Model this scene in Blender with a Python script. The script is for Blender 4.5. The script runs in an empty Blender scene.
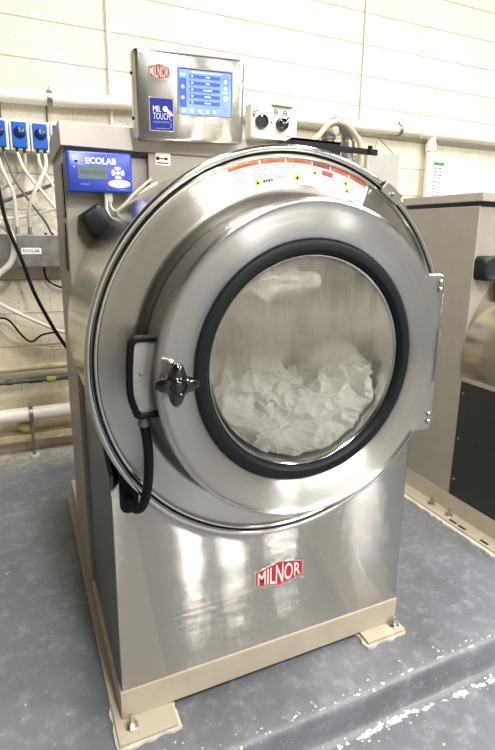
import bpy, bmesh, math, random
from mathutils import Vector, Matrix, Euler, noise
PI = math.pi
C = bpy.context.scene.collection
random.seed(7)
M = {}

# ---------------------------------------------------------------- materials
def lin(c):
    return tuple(((v/255)/12.92 if v/255 <= .04045 else ((v/255+.055)/1.055)**2.4) for v in c) + (1,)

class N:
    """small node-graph helper"""
    def __init__(s, name):
        s.m = bpy.data.materials.new(name); s.m.use_nodes = True
        s.t = s.m.node_tree; s.b = s.t.nodes['Principled BSDF']; s.out = s.t.nodes['Material Output']
        M[name] = s.m
    def n(s, typ, **kw):
        x = s.t.nodes.new(typ)
        for k, v in kw.items(): setattr(x, k, v)
        return x
    def l(s, a, b): s.t.links.new(a, b)
    def set(s, **kw):
        for k, v in kw.items(): s.b.inputs[k.replace('_', ' ')].default_value = v
    def obj(s): return s.n('ShaderNodeTexCoord').outputs['Object']
    def mapped(s, sc=(1, 1, 1), loc=(0, 0, 0), src=None):
        mp = s.n('ShaderNodeMapping'); mp.inputs['Scale'].default_value = sc; mp.inputs['Location'].default_value = loc
        s.l(src or s.obj(), mp.inputs['Vector']); return mp.outputs['Vector']
    def noise(s, vec, scale, detail=4, rough=.55, dist=0):
        x = s.n('ShaderNodeTexNoise'); x.inputs['Scale'].default_value = scale; x.inputs['Detail'].default_value = detail
        x.inputs['Roughness'].default_value = rough; x.inputs['Distortion'].default_value = dist
        s.l(vec, x.inputs['Vector']); return x.outputs['Fac']
    def ramp(s, fac, stops):
        r = s.n('ShaderNodeValToRGB'); e = r.color_ramp.elements
        e[0].position, e[0].color = stops[0]; e[1].position, e[1].color = stops[-1]
        for p, c in stops[1:-1]:
            k = e.new(p); k.color = c
        s.l(fac, r.inputs['Fac']); return r.outputs['Color']
    def mix(s, fac, a, b, mode='MIX'):
        x = s.n('ShaderNodeMix', data_type='RGBA', blend_type=mode)
        for sock, v in ((x.inputs[0], fac), (x.inputs[6], a), (x.inputs[7], b)):
            if isinstance(v, (int, float, tuple)): sock.default_value = v
            else: s.l(v, sock)
        return x.outputs[2]
    def math(s, op, a, b=0.):
        x = s.n('ShaderNodeMath', operation=op)
        for i, v in ((0, a), (1, b)):
            if isinstance(v, (int, float)): x.inputs[i].default_value = v
            else: s.l(v, x.inputs[i])
        return x.outputs[0]
    def bump(s, h, strength, dist=.002):
        x = s.n('ShaderNodeBump'); x.inputs['Strength'].default_value = strength; x.inputs['Distance'].default_value = dist
        s.l(h, x.inputs['Height']); s.l(x.outputs[0], s.b.inputs['Normal']); return x

def G(v): return (v, v, v, 1)
def plain(name, rgb, rough=.5, metal=0., wear=.06, spec=.5, coat=0.):
    a = N(name); a.set(Roughness=rough, Metallic=metal); a.b.inputs['Specular IOR Level'].default_value = spec
    c = lin(rgb); v = a.mapped()
    f = a.noise(v, 14, 5)
    d = tuple(x*(1-wear*2.2) for x in c[:3])+(1,); u = tuple(min(1, x*(1+wear)) for x in c[:3])+(1,)
    a.l(a.ramp(f, [(.3, d), (.6, c), (.8, u)]), a.b.inputs['Base Color'])
    if coat: a.b.inputs['Coat Weight'].default_value = coat
    return a

def steel(name, kind, rough=.3, col=(205, 203, 198), aniso=.75, streak=.10, bumpy=.25, groove=.7):
    """brushed stainless; kind 'h' = brushed along X, 'r' = brushed in circles about the part's own Y axis"""
    a = N(name); a.set(Metallic=1., Roughness=rough, Anisotropic=aniso)
    o = a.obj(); tan = a.n('ShaderNodeCombineXYZ')
    if kind == 'h':
        tan.inputs[2].default_value = 1.; vec = a.mapped((1.2, 60, 260), src=o)
    elif kind == 'y':
        tan.inputs[1].default_value = 1.; vec = a.mapped((60, 1.2, 60), src=o)
    else:
        sp = a.n('ShaderNodeSeparateXYZ'); a.l(o, sp.inputs[0])
        a.l(sp.outputs[0], tan.inputs[0]); a.l(sp.outputs[2], tan.inputs[2])
        rr = a.math('SQRT', a.math('ADD', a.math('MULTIPLY', sp.outputs[0], sp.outputs[0]), a.math('MULTIPLY', sp.outputs[2], sp.outputs[2])))
        an = a.math('ARCTAN2', sp.outputs[2], sp.outputs[0])
        cb = a.n('ShaderNodeCombineXYZ'); a.l(a.math('MULTIPLY', rr, 260.), cb.inputs[0]); a.l(a.math('MULTIPLY', an, .8), cb.inputs[1]); vec = cb.outputs[0]
    nm = a.n('ShaderNodeVectorMath', operation='NORMALIZE'); a.l(tan.outputs[0], nm.inputs[0]); a.b.inputs['Specular IOR Level'].default_value = .5
    a.l(nm.outputs[0], a.b.inputs['Tangent'])
    f = a.noise(vec, 1., 3)
    c = lin(col); lo = tuple(x*(1-streak) for x in c[:3])+(1,)
    big = a.noise(a.mapped((1, 1, 1)), 5, 3, .5)
    base = a.ramp(f, [(.25, lo), (.7, c)])
    base = a.mix(a.ramp(big, [(.4, G(0)), (.8, G(.15))]), base, lin((170, 168, 162)))
    a.l(base, a.b.inputs['Base Color'])
    if kind != 'y':
        wn = a.n('ShaderNodeTexWhiteNoise', noise_dimensions='3D')
        big_v = a.n('ShaderNodeVectorMath', operation='SCALE'); a.l(o, big_v.inputs[0]); big_v.inputs['Scale'].default_value = 9000.
        a.l(big_v.outputs[0], wn.inputs['Vector'])
        r = a.math('MULTIPLY', a.math('SUBTRACT', a.math('ADD', a.math('MULTIPLY', wn.outputs['Value'], .75), a.math('MULTIPLY', f, .25)), .5), groove)
        sc_ = a.n('ShaderNodeVectorMath', operation='SCALE'); a.l(nm.outputs[0], sc_.inputs[0]); a.l(r, sc_.inputs['Scale'])
        ge = a.n('ShaderNodeNewGeometry'); ad = a.n('ShaderNodeVectorMath', operation='ADD'); a.l(ge.outputs['Normal'], ad.inputs[0]); a.l(sc_.outputs[0], ad.inputs[1])
        nn = a.n('ShaderNodeVectorMath', operation='NORMALIZE'); a.l(ad.outputs[0], nn.inputs[0]); a.l(nn.outputs[0], a.b.inputs['Normal'])
    else: a.bump(f, bumpy, .0004)
    return a

# walls: painted concrete block, running bond of 0.4 x 0.2 m
def block_wall(name, ax):
    a = N(name); a.set(Roughness=.55)
    sp = a.n('ShaderNodeSeparateXYZ'); a.l(a.obj(), sp.inputs[0])
    cb = a.n('ShaderNodeCombineXYZ'); a.l(a.math('ADD', sp.outputs[ax], .2), cb.inputs[0]); a.l(a.math('SUBTRACT', sp.outputs[2], .063), cb.inputs[1])
    br = a.n('ShaderNodeTexBrick', offset=.5, offset_frequency=2)
    br.inputs['Scale'].default_value = 1.; br.inputs['Brick Width'].default_value = .4; br.inputs['Row Height'].default_value = .2
    br.inputs['Mortar Size'].default_value = .0032; br.inputs['Mortar Smooth'].default_value = .3
    a.l(cb.outputs[0], br.inputs['Vector'])
    v = a.mapped()
    pits = a.ramp(a.noise(v, 75, 3, .6), [(.33, G(1)), (.40, G(0))])
    patch = a.noise(v, 3.2, 5, .6)
    col = a.ramp(patch, [(.3, lin((219, 211, 191))), (.7, lin((229, 223, 206)))])
    # yellow-brown blotches, stronger towards the floor
    zf = a.n('ShaderNodeMapRange'); zf.inputs['From Min'].default_value = 1.25; zf.inputs['From Max'].default_value = .35
    a.l(sp.outputs[2], zf.inputs['Value'])
    st = a.math('MULTIPLY', zf.outputs[0], a.ramp(a.noise(a.mapped((1, 1, .5)), 5, 6, .65), [(.42, G(.15)), (.62, G(.75))]))
    col = a.mix(st, col, lin((196, 178, 128)))
    col = a.mix(a.math('MULTIPLY', pits, .42), col, lin((130, 124, 110)))
    zz = a.math('ABSOLUTE', a.math('SUBTRACT', a.math('FRACT', a.math('DIVIDE', a.math('SUBTRACT', sp.outputs[2], .063), .2)), .5))
    hj = a.math('GREATER_THAN', zz, .5-.0045/.2)
    jt = a.math('MAXIMUM', a.math('MULTIPLY', hj, .55), a.math('MULTIPLY', br.outputs['Fac'], .22))
    col = a.mix(jt, col, lin((120, 116, 106)))
    a.l(col, a.b.inputs['Base Color'])
    h = a.math('SUBTRACT', a.noise(v, 60, 4, .6), a.math('MULTIPLY', br.outputs['Fac'], 1.5))
    h = a.math('SUBTRACT', h, a.math('MULTIPLY', pits, .8))
    a.bump(h, .5, .004)
block_wall('painted_block', 0); plain('front_wall_paint', (186, 183, 174), .6, 0., .05); plain('far_wall_paint', (120, 116, 108), .6, 0., .05)

def painted_floor(name, rgb, speck):
    a = N(name); v = a.mapped()
    big = a.noise(v, 2.3, 6, .6, .4); mid = a.noise(v, 17, 6, .7); fine = a.noise(v, 120, 3, .6)
    c = lin(rgb); d = tuple(x*.72 for x in c[:3])+(1,); u = tuple(x*1.3 for x in c[:3])+(1,)
    col = a.ramp(big, [(.3, d), (.5, c), (.72, u)])
    col = a.mix(a.ramp(mid, [(.5, G(0)), (.75, G(.35))]), col, lin((176, 181, 186)))
    # white chips and splashes
    chips = a.ramp(a.noise(v, 34, 5, .75, .5), [(speck, G(0)), (speck+.025, G(1))])
    mask = a.ramp(a.noise(v, 3.1, 3, .6), [(.42, G(0)), (.6, G(1))])
    chips2 = a.ramp(fine, [(.70, G(0)), (.73, G(.8))])
    f = a.math('MAXIMUM', a.math('MULTIPLY', chips, mask), chips2)
    sp = a.n('ShaderNodeSeparateXYZ'); a.l(v, sp.inputs[0])
    wob = a.math('ADD', sp.outputs[1], a.math('MULTIPLY', a.noise(a.mapped((1, .2, 1)), 5, 4, .6), .05))
    for y0, wd, th in ((-.214, .016, .555), (-.160, .010, .63)):   # wear lines that run along the foot and the lip of the pad
        near = a.math('SUBTRACT', 1., a.math('DIVIDE', a.math('ABSOLUTE', a.math('SUBTRACT', wob, y0)), wd))
        near = a.math('MAXIMUM', near, 0.)
        k = a.math('ADD', a.noise(a.mapped((1, 1, 1)), 26, 6, .75), a.math('MULTIPLY', near, .16))
        wr = a.ramp(k, [(th+.06, G(0)), (th+.10, G(1))])
        f = a.math('MAXIMUM', f, a.math('MULTIPLY', wr, a.math('MINIMUM', a.math('MULTIPLY', near, 3.), 1.)))
    dust = a.n('ShaderNodeMapRange'); dust.inputs['From Min'].default_value = 1.78; dust.inputs['From Max'].default_value = 2.1
    a.l(wob, dust.inputs['Value'])
    col = a.mix(a.math('MULTIPLY', dust.outputs[0], a.ramp(mid, [(.35, G(.25)), (.6, G(.85))])), col, lin((196, 192, 176)))
    col = a.mix(f, col, lin((222, 220, 212)))
    a.l(col, a.b.inputs['Base Color'])
    a.l(a.ramp(mid, [(.3, G(.27)), (.7, G(.5))]), a.b.inputs['Roughness'])
    a.b.inputs['Specular IOR Level'].default_value = .5
    a.bump(a.math('ADD', mid, a.math('MULTIPLY', fine, .4)), .35, .003)
    return a
painted_floor('blue_grey_floor_paint', (104, 107, 113), .66)
fe = painted_floor('worn_edge_paint', (120, 124, 130), .60)

steel('steel_panel', 'h', .13, (184, 183, 179), .9, .04, .03, 2.1)
steel('steel_side', 'h', .4, (150, 149, 147), .6, .1)
steel('steel_radial', 'r', .27, (212, 209, 203), .98, .07, .06, .55)
steel('steel_door', 'r', .31, (212, 210, 205), .94, .06, .06, .8)
steel('steel_drum', 'y', .17, (196, 192, 178), .0, .05, .05)
steel('steel_display', 'h', .24, (214, 211, 204), .9, .06, .06)
steel('steel_dark', 'r', .34, (120, 118, 114), .5, .1)
steel('steel_basket', 'y', .45, (215, 213, 208), .0, .05, .05)
steel('steel_wall', 'y', .38, (168, 166, 161), .0, .05, .05)
plain('chrome', (222, 221, 217), .12, 1., .02)
plain('bolt_metal', (190, 188, 180), .28, 1., .08)
plain('galvanized', (150, 150, 145), .42, .8, .18)
plain('column_paint', (152, 146, 135), .45, 0., .035)
plain('lid_paint', (166, 160, 150), .42, 0., .03)
plain('base_paint', (183, 173, 154), .48, 0., .05)
plain('side_paint', (86, 85, 84), .32, .3, .05)
plain('black_panel', (52, 51, 50), .45, .2, .08)
plain('grout', (214, 207, 190), .8, 0., .12)
plain('rubber', (12, 12, 13), .5, 0., .05, .2)
plain('rubber_gasket', (22, 24, 27), .5, 0., .04, .2)
plain('gloss_black', (10, 10, 11), .09, 0., .02, .6, .6)
plain('black_plastic', (22, 24, 28), .42, 0., .06, .3)
plain('black_metal', (16, 16, 17), .4, .0, .05, .3)
plain('pvc', (232, 228, 214), .35, 0., .03)
plain('conduit_paint', (226, 222, 210), .45, 0., .02)
plain('beige_pipe', (196, 182, 146), .5, 0., .14)
plain('dark_copper', (70, 78, 72), .4, .4, .15)
plain('yellow_tape', (176, 176, 88), .5, 0., .2)
plain('blue_box', (52, 72, 178), .32, 0., .02)
plain('blue_cap', (22, 92, 190), .25, 0., .05)
plain('navy_plate', (28, 46, 140), .25, 0., .04)
plain('navy_dark', (14, 38, 96), .25, 0., .04)
plain('white_plastic', (238, 238, 234), .4, 0., .02)
plain('white_paper', (232, 232, 228), .7, 0., .01, .2)
plain('print_white', (245, 246, 250), .5, 0., .01)
plain('print_pale_blue', (150, 165, 225), .5, 0., .01)
plain('print_grey', (112, 112, 116), .6, 0., .01)
plain('print_dark', (50, 50, 52), .6, 0., .01)
plain('print_black', (18, 18, 18), .6, 0., .01)
plain('orange_print', (206, 92, 34), .5, 0., .03)
plain('red_print', (150, 38, 42), .5, 0., .03)
plain('pink_print', (226, 150, 130), .5, 0., .03)
plain('yellow_print', (222, 206, 50), .5, 0., .03)
plain('green_print', (74, 140, 62), .5, 0., .03)
plain('red_enamel', (192, 34, 40), .28, 0., .04)
plain('dark_red_enamel', (138, 46, 48), .3, 0., .04)
plain('grey_lcd', (104, 118, 122), .25, 0., .03)
plain('white_hose', (224, 221, 205), .4, 0., .04)
plain('grey_cable', (188, 186, 178), .4, 0., .04)
plain('dark_grey_tube', (96, 96, 94), .4, 0., .04)
plain('tan_hose', (205, 192, 158), .3, 0., .06)
plain('ceiling_paint', (95, 93, 90), .7, 0., .03)
plain('grey_cabinet', (176, 174, 168), .5, 0., .03)
a = plain('linen', (251, 250, 244), .8, 0., .02); a.b.inputs['Subsurface Weight'].default_value = .0
a = N('added_lamp_diffuser'); a.set(Base_Color=G(.9)); a.b.inputs['Emission Color'].default_value = (1, .98, .93, 1); a.b.inputs['Emission Strength'].default_value = 16.
a = N('screen_glow'); a.set(Roughness=.12)
sg = a.ramp(a.noise(a.mapped(), 12, 3), [(.3, lin((86, 112, 232))), (.7, lin((128, 152, 250)))])
a.l(sg, a.b.inputs['Base Color']); a.l(sg, a.b.inputs['Emission Color']); a.b.inputs['Emission Strength'].default_value = .75
a = N('screen_dark_bar'); a.set(Roughness=.2, Base_Color=lin((58, 84, 205))); a.b.inputs['Emission Color'].default_value = lin((58, 84, 205)); a.b.inputs['Emission Strength'].default_value = .8
a = N('screen_light'); a.set(Roughness=.2, Base_Color=lin((210, 222, 255))); a.b.inputs['Emission Color'].default_value = lin((210, 222, 255)); a.b.inputs['Emission Strength'].default_value = .8
# door glass: thin clear pane, part see-through and part reflection
a = N('door_glass'); tr = a.n('ShaderNodeBsdfTransparent'); gl = a.n('ShaderNodeBsdfGlossy'); gl.inputs['Roughness'].default_value = .03
fr = a.n('ShaderNodeFresnel'); fr.inputs['IOR'].default_value = 1.45; mx = a.n('ShaderNodeMixShader')
a.l(fr.outputs[0], mx.inputs[0]); a.l(tr.outputs[0], mx.inputs[1]); a.l(gl.outputs[0], mx.inputs[2]); a.l(mx.outputs[0], a.out.inputs['Surface'])
# soap haze on the glass
a = N('soap_haze'); v = a.mapped(); sp = a.n('ShaderNodeSeparateXYZ'); a.l(v, sp.inputs[0])
drips = a.noise(a.mapped((26, 1, 3.0)), 1.6, 6, .65, .6); cloud = a.noise(v, 6, 6, .6, .3); dots = a.noise(v, 95, 3, .6)
dens = a.math('ADD', a.math('MULTIPLY', drips, .55), a.math('MULTIPLY', cloud, .6))
zr = a.n('ShaderNodeMapRange'); zr.inputs['From Min'].default_value = -.06; zr.inputs['From Max'].default_value = .09; a.l(sp.outputs[2], zr.inputs['Value'])
zr.inputs['To Min'].default_value = .04; zr.inputs['To Max'].default_value = 1.
zt = a.n('ShaderNodeMapRange'); zt.inputs['From Min'].default_value = .145; zt.inputs['From Max'].default_value = .225; a.l(a.math('ADD', sp.outputs[2], a.math('MULTIPLY', cloud, .05)), zt.inputs['Value'])
zt.inputs['To Min'].default_value = 1.; zt.inputs['To Max'].default_value = .5
fac = a.math('MULTIPLY', a.math('MULTIPLY', a.ramp(dens, [(.36, G(.55)), (.64, G(.97))]), zr.outputs[0]), zt.outputs[0])
fac = a.math('MINIMUM', a.math('ADD', fac, a.math('MULTIPLY', a.ramp(dots, [(.66, G(0)), (.72, G(.25))]), zr.outputs[0])), .9)
df = a.n('ShaderNodeBsdfDiffuse'); tl = a.n('ShaderNodeBsdfTranslucent'); tp = a.n('ShaderNodeBsdfTransparent')
hc = a.ramp(cloud, [(.35, lin((222, 216, 198))), (.65, lin((242, 239, 226)))]); a.l(hc, df.inputs['Color']); a.l(hc, tl.inputs['Color'])
m1 = a.n('ShaderNodeMixShader'); m1.inputs[0].default_value = .4; a.l(df.outputs[0], m1.inputs[1]); a.l(tl.outputs[0], m1.inputs[2])
m2 = a.n('ShaderNodeMixShader'); a.l(fac, m2.inputs[0]); a.l(tp.outputs[0], m2.inputs[1]); a.l(m1.outputs[0], m2.inputs[2]); a.l(m2.outputs[0], a.out.inputs['Surface'])

# ---------------------------------------------------------------- mesh helpers
def link(name, bm, mat, parent=None, loc=(0, 0, 0), rot=(0, 0, 0), smooth=True, bevel=0., seg=2, ang=35):
    me = bpy.data.meshes.new(name); bmesh.ops.recalc_face_normals(bm, faces=bm.faces)
    bm.to_mesh(me); bm.free()
    o = bpy.data.objects.new(name, me); C.objects.link(o); o.location = loc; o.rotation_euler = rot
    for m in (mat if isinstance(mat, (list, tuple)) else [mat]): me.materials.append(M[m])
    if parent: o.parent = parent
    if bevel:
        b = o.modifiers.new('bevel', 'BEVEL'); b.width = bevel; b.segments = seg; b.limit_method = 'ANGLE'; b.angle_limit = math.radians(40)
    if smooth:
        for p in me.polygons: p.use_smooth = True
        try: me.set_sharp_from_angle(angle=math.radians(ang))
        except Exception: pass
    return o
def tag(o, label=None, cat=None, group=None, kind=None):
    if label: o['label'] = label
    if cat: o['category'] = cat
    if group: o['group'] = group
    if kind: o['kind'] = kind
    return o
def thing(name, label, cat, loc=(0, 0, 0), rot=(0, 0, 0), group=None):
    o = bpy.data.objects.new(name, None); C.objects.link(o); o.location = loc; o.rotation_euler = rot
    return tag(o, label, cat, group)
def box(bm, x0, x1, y0, y1, z0, z1, mi=0, mat4=None):
    vs = [bm.verts.new((x, y, z)) for x in (x0, x1) for y in (y0, y1) for z in (z0, z1)]
    fs = [(0, 1, 3, 2), (4, 6, 7, 5), (0, 4, 5, 1), (2, 3, 7, 6), (0, 2, 6, 4), (1, 5, 7, 3)]
    for f in fs: bm.faces.new([vs[i] for i in f]).material_index = mi
    if mat4: bmesh.ops.transform(bm, matrix=mat4, verts=vs)
    return vs
def bx(*a, **k):
    bm = bmesh.new(); box(bm, *a, **k); return bm
def prism(pts, y0, y1, bm=None, mi=0):
    """closed outline in XZ extruded in Y"""
    bm = bm or bmesh.new()
    A = [bm.verts.new((x, y0, z)) for x, z in pts]; B = [bm.verts.new((x, y1, z)) for x, z in pts]
    bm.faces.new(A).material_index = mi; bm.faces.new(B[::-1]).material_index = mi
    n = len(pts)
    for i in range(n): bm.faces.new((A[i], B[i], B[(i+1) % n], A[(i+1) % n])).material_index = mi
    return bm
def lathe(prof, seg=128, bm=None, a0=0, a1=2*PI, closed=False, cx=0, cz=0, mi=0):
    """profile of (radius, y) turned about the Y axis"""
    bm = bm or bmesh.new(); full = abs(a1-a0-2*PI) < 1e-6; rings = []
    for i in range(seg if full else seg+1):
        t = a0+(a1-a0)*i/seg
        rings.append([bm.verts.new((cx+r*math.cos(t), y, cz+r*math.sin(t))) for r, y in prof])
    n = len(prof); k = len(rings)
    for i in range(k if full else k-1):
        A, B = rings[i], rings[(i+1) % k]
        for j in range(n if closed else n-1):
            q = [A[j], A[(j+1) % n], B[(j+1) % n], B[j]]
            bm.faces.new(q).material_index = mi
    bmesh.ops.remove_doubles(bm, verts=bm.verts, dist=1e-6)
    return bm
def cyl(p0, p1, r, seg=20, r2=None, bm=None, mi=0):
    bm = bm or bmesh.new(); p0, p1 = Vector(p0), Vector(p1); d = (p1-p0)
    q = d.to_track_quat('Z', 'Y'); r2 = r if r2 is None else r2; A = []; B = []
    for i in range(seg):
        t = 2*PI*i/seg; c = Vector((math.cos(t), math.sin(t), 0))
        A.append(bm.verts.new(p0+q@(c*r))); B.append(bm.verts.new(p1+q@(c*r2)))
    bm.faces.new(A[::-1]).material_index = mi; bm.faces.new(B).material_index = mi
    for i in range(seg): bm.faces.new((A[i], A[(i+1) % seg], B[(i+1) % seg], B[i])).material_index = mi
    return bm
def spline(pts, n=10):
    P = [Vector(p) for p in pts]; P = [P[0]*2-P[1]]+P+[P[-1]*2-P[-2]]; out = []
    for i in range(1, len(P)-2):
        a, b, c, d = P[i-1:i+3]
        for k in range(n):
            t = k/n; out.append(.5*((2*b)+(c-a)*t+(2*a-5*b+4*c-d)*t*t+(3*b-a-3*c+d)*t**3))
    out.append(P[-2]); return out
def tube(pts, r, seg=10, n=10, bm=None, smooth=True, mi=0):
    bm = bm or bmesh.new(); path = spline(pts, n) if smooth else [Vector(p) for p in pts]
    up = Vector((0, 0, 1)); rings = []; prev = None
    for i, p in enumerate(path):
        d = (path[min(i+1, len(path)-1)]-path[max(i-1, 0)]).normalized()
        if prev is None:
            prev = d.orthogonal().normalized()
        prev = (prev-d*prev.dot(d)).normalized(); b = d.cross(prev)
        rings.append([bm.verts.new(p+(prev*math.cos(2*PI*k/seg)+b*math.sin(2*PI*k/seg))*r) for k in range(seg)])
    for A, B in zip(rings, rings[1:]):
        for k in range(seg): bm.faces.new((A[k], A[(k+1) % seg], B[(k+1) % seg], B[k])).material_index = mi
    bm.faces.new(rings[0][::-1]).material_index = mi; bm.faces.new(rings[-1]).material_index = mi
    return bm
def rrect(x0, x1, z0, z1, r, n=6):
    out = []
    for cx, cz, a in ((x1-r, z1-r, 0), (x0+r, z1-r, 90), (x0+r, z0+r, 180), (x1-r, z0+r, 270)):
        for k in range(n+1):
            t = math.radians(a+90*k/n); out.append((cx+r*math.cos(t), cz+r*math.sin(t)))
    return out
def text_bm(s, x0, x1, z0, z1, y, depth=.0006, bm=None, warp=None, mi=0, bold=0.):
    """lettering fitted to a rectangle in the XZ plane facing -Y"""
    cu = bpy.data.curves.new('t', 'FONT'); cu.body = s; cu.size = 1.; cu.offset = bold; cu.resolution_u = 3
    ob = bpy.data.objects.new('t', cu); C.objects.link(ob); bpy.context.view_layer.update()
    me = ob.to_mesh(); vs = [v.co.copy() for v in me.vertices]; fs = [tuple(p.vertices) for p in me.polygons]
    ob.to_mesh_clear(); bpy.data.objects.remove(ob); bpy.data.curves.remove(cu)
    bm = bm or bmesh.new()
    if not vs: return bm
    ax, bx_ = min(v.x for v in vs), max(v.x for v in vs); ay, by = min(v.y for v in vs), max(v.y for v in vs)
    nv = []
    for v in vs:
        u, w = (v.x-ax)/(bx_-ax), (v.y-ay)/max(1e-6, by-ay)
        if warp: w = .5+(w-.5)*warp(u)
        nv.append((x0+(x1-x0)*u, y, z0+(z1-z0)*w))
    F = [bm.verts.new(v) for v in nv]
    for f in fs:
        try: bm.faces.new([F[i] for i in f]).material_index = mi
        except ValueError: pass
    return bm

# ---------------------------------------------------------------- setting
WY = 2.151
def struct(name, bm, mat, **k): return tag(link(name, bm, mat, **k), kind='structure')
struct('wall_back', bx(-3, 6, WY, WY+.15, -.1, 3.9), 'painted_block', smooth=False)
struct('wall_left', bx(-3.15, -3, -6, WY+.15, -.1, 3.9), 'far_wall_paint', smooth=False)
struct('wall_right', bx(6, 6.15, -6, WY+.15, -.1, 3.9), 'far_wall_paint', smooth=False)
struct('wall_front', bx(-3.15, 6.15, -6.15, -6, -.1, 3.9), 'front_wall_paint', smooth=False)
struct('floor', bx(-3, 6, -6, WY, -.3, -.1), 'blue_grey_floor_paint', smooth=False)
struct('ceiling', bx(-3.15, 6.15, -6.15, WY+.15, 3.9, 4.0), 'ceiling_paint', smooth=False)
# raised equipment pad with a worn, hand-floated front edge
bm = bmesh.new(); xs = [-3+i*.03 for i in range(301)]
prof = [(WY, 0), (1., 0), (.2, 0), (-.14, 0), (-.182, -.0005), (-.192, -.003), (-.199, -.009), (-.203, -.02), (-.209, -.07), (-.213, -.093), (-.221, -.0985), (-.24, -.1005)]
rows = []
for x in xs:
    w = noise.noise((x*2.1, 0, 3))*.007+noise.noise((x*9, 0, 8))*.003
    row = []
    for i, (y, z) in enumerate(prof):
        jj = noise.noise((x*22, i*1.7, 1))*.0022 if i > 3 else 0
        row.append(bm.verts.new((x, y+(w+jj if i > 3 else 0), z+(jj*.6 if 3 < i < 10 else 0))))
    rows.append(row)
for A, B in zip(rows, rows[1:]):
    for j in range(len(prof)-1):
        bm.faces.new((A[j], B[j], B[j+1], A[j+1]))
struct('floor_pad', bm, 'blue_grey_floor_paint', ang=80)

# crusts of bare white filler along the pad edge and under the feet
def crust(name, pts, mat='grout', **k):
    return tag(link(name, prism_z(pts, **k), mat), kind='structure')
def prism_z(pts, z0=0., z1=.004, bm=None):
    bm = bm or bmesh.new()
    A = [bm.verts.new((x, y, z0)) for x, y in pts]; B = [bm.verts.new((x, y, z1)) for x, y in pts]
    bm.faces.new(A[::-1]); bm.faces.new(B); n = len(pts)
    for i in range(n): bm.faces.new((A[i], A[(i+1) % n], B[(i+1) % n], B[i]))
    return bm
def ragged(pts, amp, step=.012, seed=0):
    out = []
    for (x0, y0), (x1, y1) in zip(pts, pts[1:]+pts[:1]):
        L = math.hypot(x1-x0, y1-y0); n = max(1, int(L/step))
        for k in range(n):
            t = k/n; x, y = x0+(x1-x0)*t, y0+(y1-y0)*t
            out.append((x+noise.noise((x*40, y*40, seed))*amp, y+noise.noise((x*40, y*40, seed+5))*amp))
    return out
# paint worn through to pale concrete along the foot of the pad
bm = bmesh.new(); rr = random.Random(3)
def chip(x, y, z, s, nrm):
    n = rr.randint(5, 8); a0 = rr.random()*6; pts = []
    for k in range(n):
        t = a0+2*PI*k/n; q = s*rr.uniform(.5, 1.1); pts.append((q*math.cos(t)*1.5, q*math.sin(t)))
    if nrm == 'z': vs = [bm.verts.new((x+u, y+w, z)) for u, w in pts]
    else: vs = [bm.verts.new((x+u, y, z+w)) for u, w in pts]
    bm.faces.new(vs)
for i in range(60):
    x = rr.uniform(.2, 1.6); f = rr.random()
    chip(x, rr.gauss(-.258, .012) if f < .8 else rr.uniform(-.5, -.28), -.0985, rr.uniform(.0012, .005), 'z')
for i in range(40):
    chip(rr.uniform(.1, 1.6), rr.gauss(-.17, .012), .0008, rr.uniform(.0015, .004), 'z')
for i in range(22):
    chip(rr.choice([rr.gauss(-.14, .04), rr.gauss(.02, .07)]), -.105-abs(rr.gauss(0, .03)), .0008, rr.uniform(.001, .004), 'z')
tag(link('paint_chips', bm, 'grout', smooth=False), 'bare white chips in the blue grey floor paint along pad edge', 'paint chips', kind='stuff')

# ---------------------------------------------------------------- washer extractor
W = .945; CX, CZ = .4725, 1.036; HB = .11
wx = thing('washer_extractor', 'large stainless front-loading washer with round glass door full of white linen', 'washing machine')
def part(name, bm, mat, parent=wx, **k): return link(name, bm, mat, parent, **k)

def make_base(x0, x1, yf, yr, par, y_front_open=False):
    bm = bmesh.new()
    t = .006
    box(bm, x0, x0+.05, yf+.05, yr, .02, HB); box(bm, x1-.05, x1, yf+.05, yr, .02, HB); box(bm, x0-.021, x0+.02, yf, yr, .001, .014)
    box(bm, x0, x1, yf, yf+.05, .02, HB); box(bm, x0+.05, x1-.05, yr-.05, yr, .02, HB)
    return link('base_frame', bm, 'base_paint', par, bevel=.003)
make_base(-.005, W+.005, -.006, 1.37, wx)
def anchor(x, y, par, z=.02):
    bm = cyl((x, y, z), (x, y, z+.003), .019, 24); cyl((x, y, z+.003), (x, y, z+.015), .0125, 6, bm=bm)
    cyl((x, y, z+.015), (x, y, z+.036), .0065, 12, bm=bm)
    return link('anchor_bolt', bm, 'bolt_metal', par, bevel=.001)
def foot(x0, x1, y0, y1, bolts, par):
    f = link('foot_plate', bx(x0, x1, y0, y1, .008, .0205), 'base_paint', par, bevel=.002)
    g = ragged([(x0-.006, y0-.006), (x1+.006, y0-.006), (x1+.006, y1), (x0-.006, y1)], .010, seed=x0*10)
    link('grout_bed', prism_z(g, 0, .009), 'grout', f)
    for b in bolts: anchor(*b, f)
    return f
foot(-.024, .138, -.078, .06, [(.017, -.032)], wx)
foot(.800, .955, -.054, .06, [(.930, -.022)], wx)

# front panel: steel sheet with chamfered shoulder and round drum cut-out
bm = bmesh.new(); RO = .47
out = [(0, HB), (W, HB), (W, .72), (W-.03, .755), (W-.03, .80)]
arc = [(CX+RO*math.cos(math.radians(a)), CZ+RO*math.sin(math.radians(a))) for a in range(-30, -151, -4)]
pts = [(0, HB), (W, HB), (W, .715), (W-.032, .75)]+arc+[(.032, .75), (0, .715)]
A = [bm.verts.new((x, -.002, z)) for x, z in pts]
bm.faces.new(A); 
r = bmesh.ops.extrude_face_region(bm, geom=bm.faces[:]); bmesh.ops.translate(bm, vec=(0, .016, 0), verts=[v for v in r['geom'] if isinstance(v, bmesh.types.BMVert)])
fp = part('front_panel', bm, 'steel_panel', bevel=.002)
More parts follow.
